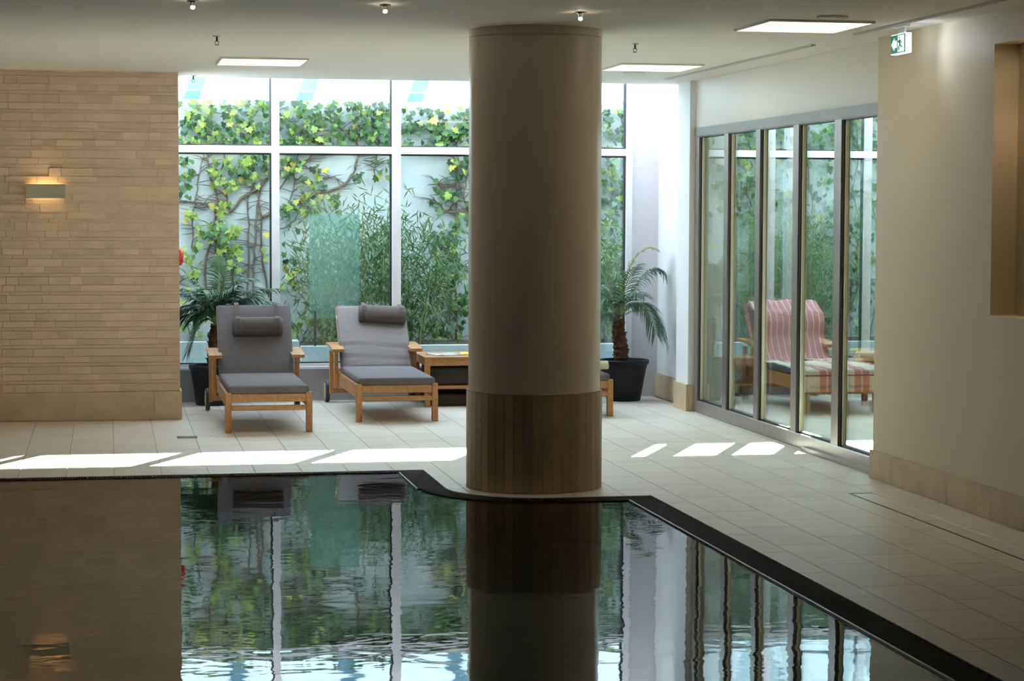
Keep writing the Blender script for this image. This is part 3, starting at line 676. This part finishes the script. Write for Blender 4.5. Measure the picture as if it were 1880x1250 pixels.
# small teak tables
def table(loc, label, w_=.66, d_=.68, h=.425, box=True):
    t = tag(empty('side_table', loc), label, 'side table')
    n = 7; p = d_/n
    for i in range(n): B(0, w_, i*p+.002, (i+1)*p-.002, h-.022, h, ch=.002).build('top_slat', M['teak'], t)
    for x in (.004, w_-.049):
        for y in (.006, d_-.05): B(x, x+.045, y, y+.045, 0, h-.022, ch=.003).build('leg', M['teak'], t)
    B(.049, w_-.049, .012, .034, h-.075, h-.022).build('apron', M['teak'], t); B(.049, w_-.049, d_-.034, d_-.012, h-.075, h-.022).build('apron', M['teak'], t)
    for x in (.012, w_-.034): B(x, x+.022, .05, d_-.05, h-.075, h-.022).build('apron', M['teak'], t)
    B(.03, w_-.03, .02, d_-.02, .155, .180, ch=.003).build('shelf', M['teak'], t)
    return t
TB = (2.615, 17.50, 0)
table(TB, 'low teak table with magazines between the wrinkled lounger and the column')
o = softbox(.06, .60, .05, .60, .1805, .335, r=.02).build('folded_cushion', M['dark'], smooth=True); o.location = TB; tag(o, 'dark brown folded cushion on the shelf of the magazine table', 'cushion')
o = softbox(.05, .61, .06, .62, .004, .10, r=.015).build('dark_block', M['dark'], smooth=True); o.location = TB; tag(o, 'low black tray added to fill the dark space under the magazine table', 'block')  # added black filler that makes the space below the shelf dark
def magazine(x, y, z, rz, m, label, w_=.22, d_=.29):
    t = MB(); vs = []; fs = []; n = 8
    for i in range(n+1):
        u = i/n*2-1; zz = .004+.008*math.sin(abs(u)*PI*.7)*(1-.3*abs(u))
        for y_ in (-d_/2, d_/2): vs += [(u*w_, y_, zz), (u*w_, y_, .0)]
    for i in range(n): q = i*4; fs += [(q, q+4, q+6, q+2), (q+1, q+3, q+7, q+5), (q, q+1, q+5, q+4), (q+2, q+6, q+7, q+3)]
    fs += [(0, 2, 3, 1), (n*4, n*4+1, n*4+3, n*4+2)]
    o = t.add(vs, fs).build('magazine', M[m], smooth=True, auto=True); o.location = (x, y, z); o.rotation_euler = (0, 0, rz); return tag(o, label, 'magazine', 'magazines on the teak table')
magazine(2.83, 17.74, .4255, .25, 'paper', 'open blue and white magazine on the left of the teak table', .13, .24)
magazine(3.08, 17.80, .4255, -.15, 'yellow', 'yellow magazine on the teak table beside the column', .11, .26)
table((6.34, 17.05, 0), 'teak table right of the pink towelled lounger behind the glass', .55, .55, .34)
roll('folded_towel', (6.62, 17.30, .410), .085, .50, .1, 'thick folded cream towel on the table behind the glass', 2.0)
table((5.22, 17.35, 0), 'small teak table left of the pink towelled lounger behind the glass', .34, .5, .40)

# ------------------------------------------------------------------ potted palms
LIM = {'potted_palm': (-9, .368, .33), 'potted_palm.001': (-.306, 9, .20)}
def frond(parent, p0, p1, p2, mname='frond', n=30, ll=.20, rr=.007, droop=.5, seed=0, bare=.18):
    rg = random.Random(seed); p0, p1, p2 = Vector(p0), Vector(p1), Vector(p2); fo = []
    pts = [p0*(1-t)**2+p1*2*t*(1-t)+p2*t*t for t in [i/14 for i in range(15)]]
    mr = MB().tube(pts, [rr*(1-.8*i/14) for i in range(15)], 5)
    lim = LIM.get(parent.name)
    if lim: mr.v = [(min(max(v[0], lim[0]), lim[1]), min(v[1], lim[2]), v[2]) for v in mr.v]
    fr = mr.build('frond', M['rachis'] if mname == 'frond' else M['frondy'], parent, smooth=True)
    m = MB()
    for i in range(n):
        t = bare+(1-bare)*i/(n-1); c = p0*(1-t)**2+p1*2*t*(1-t)+p2*t*t; d = ((p1-p0)*(1-t)+(p2-p1)*t).normalized()
        L_ = ll*(.45+.75*math.sin(PI*min(1, .18+t*.78)))*rg.uniform(.85, 1.1)
        sd = d.cross(Vector((0, 0, 1)))
        sd = sd.normalized() if sd.length > .05 else Vector((1, 0, 0))
        up = sd.cross(d).normalized()
        for s in (-1, 1):
            a = (d*(.55+.5*t)+sd*s*.85+up*.22+Vector((rg.uniform(-.12, .12), rg.uniform(-.12, .12), rg.uniform(-.1, .1)))).normalized()
            w0 = .0066; q = [c]
            for k in (1, 2, 3):
                u = k/3; q.append(c+a*L_*u+Vector((0, 0, -droop*L_*u*u)))
            wv = a.cross(up); wv = wv.normalized() if wv.length > .01 else sd
            vs = [q[0]-wv*w0*.4, q[0]+wv*w0*.4, q[1]-wv*w0, q[1]+wv*w0, q[2]-wv*w0*.8, q[2]+wv*w0*.8, q[3]]
            m.add(vs, [(0, 1, 3, 2), (2, 3, 5, 4), (4, 5, 6)])
    lim = LIM.get(parent.name)
    if lim: m.v = [(min(max(v[0], lim[0]), lim[1]), min(v[1], lim[2]), v[2]) for v in m.v]
    tag(m.build('leaflets', M[mname], fr), kind='stuff')
    return fr
def pot(parent, r0, r1, h, rimh=.045):
    MB().lathe([(r1*.96, 0), (r1, .006), (r1+(r0-r1)*.35, h*.42), (r1+(r0-r1)*.36, h*.45), (r1+(r0-r1)*.74, h-rimh-.02), (r0-.010, h-rimh), (r0, h-rimh+.008), (r0+.004, h-.010), (r0-.006, h), (r0-.024, h-.002), (r0-.034, h-.05)], 48, close=True).build('pot', M['pot'], parent, smooth=True, auto=True)
    MB().lathe([(r0-.035, h-.06), (r0-.04, h-.045), (.001, h-.035)], 24).build('soil', M['soil'], parent, smooth=True)
def trunk(parent, pts, rad):
    n = 18; m = MB(); P = []; rs = []
    for i in range(n+1):
        t = i/n*(len(pts)-1); k = min(int(t), len(pts)-2); f_ = t-k
        P.append(Vector(pts[k]).lerp(Vector(pts[k+1]), f_)); rs.append((rad[k]*(1-f_)+rad[k+1]*f_)*(1.08 if i % 2 else .92))
    m.tube(P, rs, 14); rg = random.Random(3)
    for i in range(70):
        k = rg.randrange(1, n); a = rg.uniform(0, 2*PI); p = P[k]; r = rs[k]; d = Vector((math.cos(a), math.sin(a), 0)); tn = Vector((-math.sin(a), math.cos(a), 0))
        m.add([p+d*r*.8-tn*.012, p+d*r*.8+tn*.012, p+d*(r+.012)+Vector((0, 0, .028)), p+d*r*.7+Vector((0, 0, .03))], [(0, 1, 2), (1, 3, 2), (3, 0, 2), (0, 3, 1)])
    m.build('trunk', M['trunk'], parent)
S = .00463
pr = tag(empty('potted_palm', (4.44, 17.90, 0)), 'date palm in a black pot right of the column', 'potted plant', 'potted palms')
pot(pr, .222, .150, .362)
trunk(pr, [(-.02, 0, .30), (-.025, 0, .45), (-.045, 0, .60), (-.055, 0, .72)], [.062, .066, .056, .046])
cr_ = (-.055, 0, .72)
def F(pa, c0, a, b_, ya=0, yb=0, **k):   # control and tip offsets: right, up (metres) and depth
    c = Vector(c0); return frond(pa, c, c+Vector((a[0], ya, a[1])), c+Vector((b_[0], yb, b_[1])), **k)
F(pr, cr_, (.07, .62), (.27, .62), -.05, -.1, mname='frondy', seed=1, ll=.22, n=36)
F(pr, cr_, (.28, .54), (.385, .42), .03, .0, seed=2, ll=.19, droop=.8)
F(pr, cr_, (.28, .36), (.385, -.20), -.15, -.2, seed=3, ll=.17, droop=.7)
F(pr, cr_, (.19, .34), (.25, -.10), -.2, -.35, seed=4, ll=.18, droop=.8)
F(pr, cr_, (-.10, .26), (-.27, .10), -.05, -.1, seed=5, ll=.19)
F(pr, cr_, (-.10, .40), (-.17, .50), .05, .1, seed=6, ll=.20)
F(pr, cr_, (-.16, .16), (-.30, -.14), -.1, -.2, seed=8, ll=.18, droop=.8)
F(pr, cr_, (.02, .40), (.10, .48), -.2, -.35, seed=9, ll=.16, n=20)
F(pr, cr_, (.04, .30), (.12, .22), -.3, -.45, seed=10, ll=.18)
F(pr, cr_, (-.02, .30), (-.10, .28), .15, .3, seed=11, ll=.2)
F(pr, cr_, (.13, .10), (.24, .08), -.05, -.1, seed=12, ll=.05, n=10, rr=.004)
F(pr, cr_, (-.04, .24), (-.072, .47), -.03, -.05, seed=13, ll=.03, n=8, rr=.008, mname='frondy')
F(pr, cr_, (.0, .2), (-.012, .34), -.05, -.08, seed=14, ll=.03, n=8, rr=.007, mname='frondy')
F(pr, cr_, (.03, .2), (.05, .40), -.02, -.02, seed=15, ll=.04, n=8, rr=.007, mname='frondy')
pl = tag(empty('potted_palm', (.872, 18.03, 0)), 'bushy date palm in a black pot behind the left lounger', 'potted plant', 'potted palms')
pot(pl, .205, .150, .345)
trunk(pl, [(0, 0, .29), (.01, 0, .45), (.02, 0, .58), (.03, 0, .68)], [.055, .06, .055, .048])
cl_ = (.03, 0, .68)
rg = random.Random(11)
for i, (a, b_) in enumerate([((-.18, .30), (-.36, .26)), ((-.20, .18), (-.37, .02)), ((-.12, .16), (-.24, -.22)), ((-.1, .36), (-.25, .42)), ((.04, .36), (.02, .56)), ((.12, .42), (.30, .40)), ((.18, .36), (.44, .30)), ((.22, .40), (.62, .10)), ((.30, .34), (.58, .30)), ((.20, .20), (.50, .05)), ((.10, .3), (.22, .46)), ((-.05, .34), (-.12, .30)), ((.15, .26), (.36, .12)), ((-.14, .24), (-.34, .14)), ((.34, .28), (.70, -.02)), ((.0, .2), (.10, .22))]):
    F(pl, cl_, a, b_, rg.uniform(-.12, .05), rg.uniform(-.22, .1) if i % 2 else rg.uniform(-.12, .12), seed=30+i, ll=.19, droop=.6, n=26)
for i, (a, b_) in enumerate([((-.15, .22), (-.33, .10)), ((-.10, .28), (-.30, .32)), ((.20, .30), (.40, .20)), ((.12, .22), (.30, .24)), ((.26, .28), (.54, .18)), ((.06, .28), (.16, .34)), ((-.08, .2), (-.2, .05)), ((.28, .20), (.58, -.06)), ((-.04, .26), (-.16, .20))]):
    F(pl, cl_, a, b_, rg.uniform(-.15, .05), rg.uniform(-.25, .12), seed=80+i, ll=.19, droop=.7, n=30)
F(pl, cl_, (.03, .24), (.12, .46), 0, 0, seed=61, ll=.03, n=8, rr=.007, mname='frondy'); F(pl, cl_, (.0, .24), (.02, .42), 0, 0, seed=62, ll=.03, n=8, rr=.007, mname='frondy')

# ------------------------------------------------------------------ garden
YG = 20.2
struct(B(-3, 13, YG, YG+.25, -.2, 2.705).build('wall_garden', M['garden']), 'pale rendered garden wall overgrown with ivy')
struct(MB().box(-6, 14, 18.45, 40, -.3, -.02).build('ground', M['concrete']), 'pale garden paving')
pb = struct(MB().box(-1, 1.72, 19.30, 19.42, 0, .455).box(1.60, 1.72, 19.42, 19.6, 0, .455).box(1.72, 13, 19.10, 19.22, 0, .42).build('trim_4', M['concrete']), 'pale concrete planter edge along the garden wall')
struct(MB().box(-1, 13, 19.42, YG, 0, .40).build('planter_bed', M['soil']), 'dark soil in the garden planter')
bd = tag(empty('office_building', (6, 30, 0)), 'white building with slanted blue glazing strips beyond the garden wall', 'building')
B(-36, 54, 0, 3, 0, 11.81).build('facade', M['facade'], bd)
for k in range(-3, 9):
    x0 = 1.05+1.585*k-6; z0, z1 = 2.4, 7.0
    xa = x0+.35*(z0-3.216); xb = x0+.35*(z1-3.216)
    MB().add([(xa, -.03, z0), (xa+.22, -.03, z0), (xb+.22, -.03, z1), (xb, -.03, z1), (xa, .0, z0), (xa+.22, .0, z0), (xb+.22, .0, z1), (xb, .0, z1)], [(0, 1, 2, 3), (7, 6, 5, 4), (0, 4, 5, 1), (1, 5, 6, 2), (2, 6, 7, 3), (3, 7, 4, 0)]).build('glazing_strip', M['strip'], bd)
sg = tag(empty('reflection_overlay', (2.04, 19.16, 0)), 'pale green glass screen added as a stand-in for a reflection before the bamboo', 'overlay')  # added pane, tints the view to imitate a pale reflection
B(-.24, .215, 0, .012, .73, 1.62).build('pane', M['overlay'], sg)
for x in (-.20, .17): B(x, x+.02, -.006, .018, .42, .74).build('post', M['darkm'], sg)
B(-.26, .40, -.004, .016, .67, .725).build('cross_rail', M['overlay'], sg)

# ivy
iv = tag(empty('climbing_ivy', (1.5, YG, .4)), 'variegated ivy climbing the pale garden wall', 'ivy')
OI = Vector((1.5, YG, .4))
def wl1(x, y): return Vector((.62+x*.001587, YG-.025, 3.016-y*.001562))
def wl2(x, y): return Vector((.62+x*.001555, YG-.025, 1.320-y*.001531))
stems = [([(180, 1500), (180, 1180), (210, 1060), (240, 900), (255, 800), (215, 680), (200, 560), (195, 400), (210, 240)], .012), ([(255, 800), (330, 880), (420, 780), (500, 740), (560, 670), (640, 640), (690, 580)], .013), ([(330, 880), (300, 760), (270, 640), (300, 560), (290, 420)], .009),
    ([(430, 1420), (440, 1150), (440, 960), (430, 820), (470, 700)], .009), ([(465, 1420), (470, 1150), (480, 1000), (490, 870), (510, 740)], .010), ([(560, 1400), (520, 1170), (510, 1050), (520, 930), (500, 800), (480, 700)], .010), ([(-40, 815), (60, 820), (160, 830), (210, 840), (330, 880)], .008), ([(100, 1100), (110, 900), (130, 780), (150, 650), (170, 560), (165, 400)], .006),
    ([(520, 910), (590, 880), (640, 860), (760, 810), (850, 770), (960, 740), (1040, 690), (1080, 620), (1100, 550), (1090, 400), (1070, 250)], .014), ([(620, 740), (690, 640), (760, 590), (840, 520), (900, 420)], .007), ([(690, 980), (670, 860), (720, 700), (700, 600)], .006), ([(580, 250), (650, 300), (730, 360), (800, 430), (960, 390)], .009), ([(900, 300), (960, 340), (1050, 410), (1180, 400), (1300, 370), (1420, 345)], .009),
    ([(1700, 1700), (1700, 1240), (1705, 1000), (1705, 800), (1700, 640), (1720, 560), (1690, 400)], .010), ([(1580, 700), (1640, 760), (1700, 800)], .005), ([(1580, 700), (1660, 708), (1750, 712)], .005), ([(1560, 800), (1640, 870), (1710, 900)], .005), ([(1420, 345), (1520, 360), (1600, 430), (1650, 480)], .009), ([(1560, 1000), (1600, 1100), (1700, 1150), (1760, 1250)], .006), ([(1780, 900), (1750, 780), (1770, 650), (1740, 560)], .006),
    ([(360, 1420), (340, 1250), (300, 1150), (250, 1080), (180, 1010)], .011), ([(700, 520), (790, 610), (900, 680), (960, 660)], .006), ([(250, 1500), (290, 1300), (240, 1150), (250, 950)], .010), ([(1200, 650), (1210, 560), (1240, 480)], .004), ([(760, 900), (790, 850), (820, 800)], .004), ([(0, 1330), (90, 1260), (160, 1180)], .007)]
def vine(pts, r, P=None):
    q = []
    for i in range(len(pts)-1):
        a, b_ = pts[i], pts[i+1]
        for k in range(4):
            t = k/4; q.append(a.lerp(b_, t)+Vector((R.uniform(-.008, .008), R.uniform(-.006, .006), R.uniform(-.006, .006))))
    q.append(pts[-1]); n = len(q)
    return MB().tube([p-OI for p in q], [r*(1-.35*i/n) for i in range(n)], 6).build('vine_stem', M['vine'], iv, smooth=True)
for pts, r in stems: vine([wl1(*p) for p in pts], r*1.2)
for pts, r in [([(100, 560), (60, 480), (40, 380), (90, 300)], .007), ([(900, 560), (840, 400), (760, 300), (720, 200)], .008), ([(780, 560), (880, 430), (940, 300)], .006), ([(1560, 560), (1620, 400), (1640, 250)], .009), ([(1780, 560), (1700, 420), (1720, 200)], .007), ([(1480, 560), (1440, 430), (1400, 330)], .006)]: vine([wl2(*p) for p in pts], r)
for k in range(14):
    x = 3.6+k*.33; z = .4; pts = [Vector((x, YG-.03, z))]
    while z < 2.6: z += R.uniform(.2, .45); x += R.uniform(-.16, .16); pts.append(Vector((x, YG-.03, min(z, 2.66))))
    vine(pts, R.uniform(.006, .012))
# twiggy side shoots, too fine to tell apart: joined
tw = MB()
for k in range(420):
    pts, r = R.choice(stems); i = R.randrange(len(pts)-1); a = wl1(*pts[i]).lerp(wl1(*pts[i+1]), R.random())-OI
    d = R.choice((-1, 1))*R.uniform(.05, .2); e = R.uniform(-.06, .10)
    tw.tube([a, a+Vector((d*.5, R.uniform(-.02, 0), e*.7)), a+Vector((d, R.uniform(-.03, 0), e))], [.0048, .004, .002], 4)
tag(tw.build('twigs', M['vine'], iv), kind='stuff')
OUT = [(0, 0), (.32, -.12), (.55, .18), (.36, .34), (.50, .66), (.22, .62), (0, 1.0), (-.22, .62), (-.50, .66), (-.36, .34), (-.55, .18), (-.32, -.12)]
lv = [(0, 0, 0)]+[(x, -.10*abs(x)+.06*y*y, -y) for x, y in OUT[1:]]+[(0, -.02, -.4)]
lfs = [(12, i, i+1) for i in range(0, 11)]+[(12, 11, 0)]
leaf_me = {k: MB().add(lv, lfs).mesh('leaf', M[k], True) for k in ('leafa', 'leafb', 'leafc', 'leafd')}
def leafT(p, s, sy=None):
    e = Euler((R.uniform(-1.05, .25), R.uniform(-.6, .6), R.uniform(-1.0, 1.0)))
    return Matrix.Translation(p) @ e.to_matrix().to_4x4() @ Matrix.Diagonal((s, s, s, 1))
clus = [  # x0,y0,x1,y1,count,palette weights a,b,c,d  (units of the wall trace above)
    (1, 25, 205, 590, 485, 240, (3, 4, 3, .3)), (1, 390, 500, 590, 660, 40, (2, 3, 4, .3)), (1, 200, 540, 490, 740, 70, (6, 2, 1, .2)), (1, 25, 540, 120, 800, 26, (1, 4, 4, .2)), (1, 50, 860, 125, 930, 8, (6, 1, 0, .3)), (1, 200, 820, 340, 900, 12, (6, 2, 0, .2)), (1, 95, 950, 190, 1100, 12, (6, 2, 0, .3)), (1, 210, 930, 390, 1220, 70, (6, 3, .5, .4)), (1, 30, 1090, 110, 1250, 10, (6, 1, 0, .3)), (1, 430, 1000, 600, 1160, 6, (2, 2, 0, 1)),
    (1, 630, 205, 1000, 500, 170, (1.5, 5, 4, .1)), (1, 1000, 205, 1310, 420, 130, (1, 5, 4, .3)), (1, 630, 400, 1310, 500, 46, (2, 4, 2, .5)), (1, 640, 540, 770, 660, 22, (3, 3, 2, .6)), (1, 760, 590, 900, 730, 22, (4, 3, 1, .2)), (1, 760, 730, 990, 890, 26, (4, 3, 1, .8)), (1, 640, 800, 730, 900, 12, (2, 3, 3, 1)), (1, 1030, 620, 1130, 690, 5, (0, 3, 3, 0)), (1, 1180, 540, 1310, 660, 12, (2, 4, 2, .2)), (1, 640, 960, 760, 1230, 12, (2, 3, 2, .2)),
    (1, 1365, 215, 1510, 500, 36, (1, 4, 5, .1)), (1, 1520, 225, 1780, 500, 120, (1, 4, 5, .6)), (1, 1660, 530, 1785, 650, 30, (1, 3, 5, .5)), (1, 1560, 670, 1720, 800, 14, (1, 3, 3, 0)), (1, 1540, 780, 1620, 900, 6, (1, 3, 3, 0)), (1, 1530, 930, 1720, 1250, 46, (1, 3, 5, .1)), (1, 1690, 880, 1790, 960, 8, (2, 3, 2, .5)),
    (2, 1550, 140, 1800, 440, 42, (4, 4, 2, .1)), (2, 1430, 370, 1530, 570, 14, (5, 3, 2, .1)), (2, 1560, 460, 1690, 575, 14, (4, 4, 2, .1)), (2, 640, 150, 730, 270, 10, (6, 1, 0, .2)), (2, 690, 430, 910, 575, 22, (6, 2, .5, .2)), (2, 30, 120, 250, 575, 34, (5, 3, 1, .3)), (2, 1730, 300, 1830, 570, 18, (3, 4, 2, .1))]
tasks = []
for tr, x0, y0, x1, y1, n, wts in clus:
    for _ in range(n):
        f_ = wl1 if tr == 1 else wl2
        p = f_(R.uniform(x0, x1), R.uniform(y0, y1)); tasks.append((p+Vector((0, -R.uniform(.025, .115), 0)), R.uniform(.046, .082), R.choices(('leafa', 'leafb', 'leafc', 'leafd'), wts)[0]))
tasks.sort(key=lambda a: -a[1])
many = {k: MB() for k in leaf_me}
for i, (p, s, k) in enumerate(tasks):
    T = leafT(p-OI, s)
    if i < 300:
        o = obj('leaf', leaf_me[k], iv); o.matrix_basis = T
    else: many[k].add([T @ Vector(v) for v in lv], lfs)
for _ in range(1500):   # the right-hand stretch of the wall, beyond the column
    x = R.uniform(3.4, 9); z = .45+2.2*R.random()**.75
    if math.sin(x*3.1+1)*math.cos(z*2.9+x)+.9*(z-1.2) < R.uniform(-.2, .9): continue
    k = R.choices(('leafa', 'leafb', 'leafc', 'leafd'), (2, 4, 4, .3))[0]; T = leafT(Vector((x, YG-R.uniform(.02, .1), z))-OI, R.uniform(.05, .085)); many[k].add([T @ Vector(v) for v in lv], lfs)
for x0, x1, z0, z1, n in ((4.55, 5.25, .45, 2.66, 300), (5.2, 6.0, 1.3, 2.66, 160), (6.0, 7.6, .45, 1.75, 420), (6.0, 7.6, 1.7, 2.66, 180)):
    for _ in range(n):
        k = R.choices(('leafa', 'leafb', 'leafc', 'leafd'), (1, 3, 6, .15))[0]; T = leafT(Vector((R.uniform(x0, x1), YG-R.uniform(.03, .14), R.uniform(z0, z1)))-OI, R.uniform(.045, .085)); many[k].add([T @ Vector(v) for v in lv], lfs)
for k, m in many.items(): m.v = [(v[0], min(v[1], -.003), v[2]) for v in m.v]
for k, m in many.items(): tag(m.build('foliage', M[k], iv, smooth=True), kind='stuff')

# bamboo and dark shrub
def bamboo(x, y, wx, h, nculm, nleaf, label, seed, wy=.25, lm='bamb'):
    rg = random.Random(seed); t = tag(empty('bamboo_clump', (x, y, .40)), label, 'bamboo', 'bamboo in the planter')
    cul = []
    for i in range(nculm):
        u = rg.gauss(0, .42); p = Vector((u*wx, rg.uniform(-wy, wy*.6), 0)); hh = h*rg.uniform(.62, 1)*(1-.22*abs(u)); ln = u*.28+rg.uniform(-.12, .12)
        pts = [p+Vector((ln*k*k/16, rg.uniform(-.012, .012)*k-.01*k, hh*k/4)) for k in range(5)]; cul.append(pts)
        MB().tube(pts, [.006, .0055, .005, .004, .0015], 5).build('culm', M['culm'], t)
    m = MB()
    for _ in range(nleaf):
        pts = rg.choice(cul); v = rg.random()**.75; v = v*3.999; k = int(v); a = pts[k].lerp(pts[k+1], v-k)
        spread = .19*(1-.12*k)
        p = a+Vector((rg.gauss(0, spread), rg.gauss(0, .09), rg.gauss(.02, .10))); p.z = max(.03, p.z); p.y = max(-.62, min(.24, p.y))
        L_ = rg.uniform(.07, .155); e = Euler((rg.uniform(-.7, .7), 0, rg.uniform(-.9, .9))); an = rg.uniform(-2.6, -.3) if rg.random() < .75 else rg.uniform(0, PI)
        d = e.to_matrix() @ Vector((math.cos(an), 0, math.sin(an))); wv = e.to_matrix() @ Vector((-math.sin(an), 0, math.cos(an)))*.0065
        m.add([p, p+d*L_*.4+wv, p+d*L_, p+d*L_*.4-wv], [(0, 3, 2, 1)])
    tag(m.build('foliage', M[lm], t), kind='stuff'); return t
bamboo(2.33, 19.78, .62, 1.48, 30, 4600, 'feathery bamboo clump behind the green glass screen', 5)
bamboo(6.45, 19.75, .55, 1.25, 18, 3800, 'dark leafy clump seen through the glass partition', 6)
bamboo(4.75, 19.8, .4, 1.2, 12, 1800, 'bamboo clump beyond the window behind the right palm', 9)
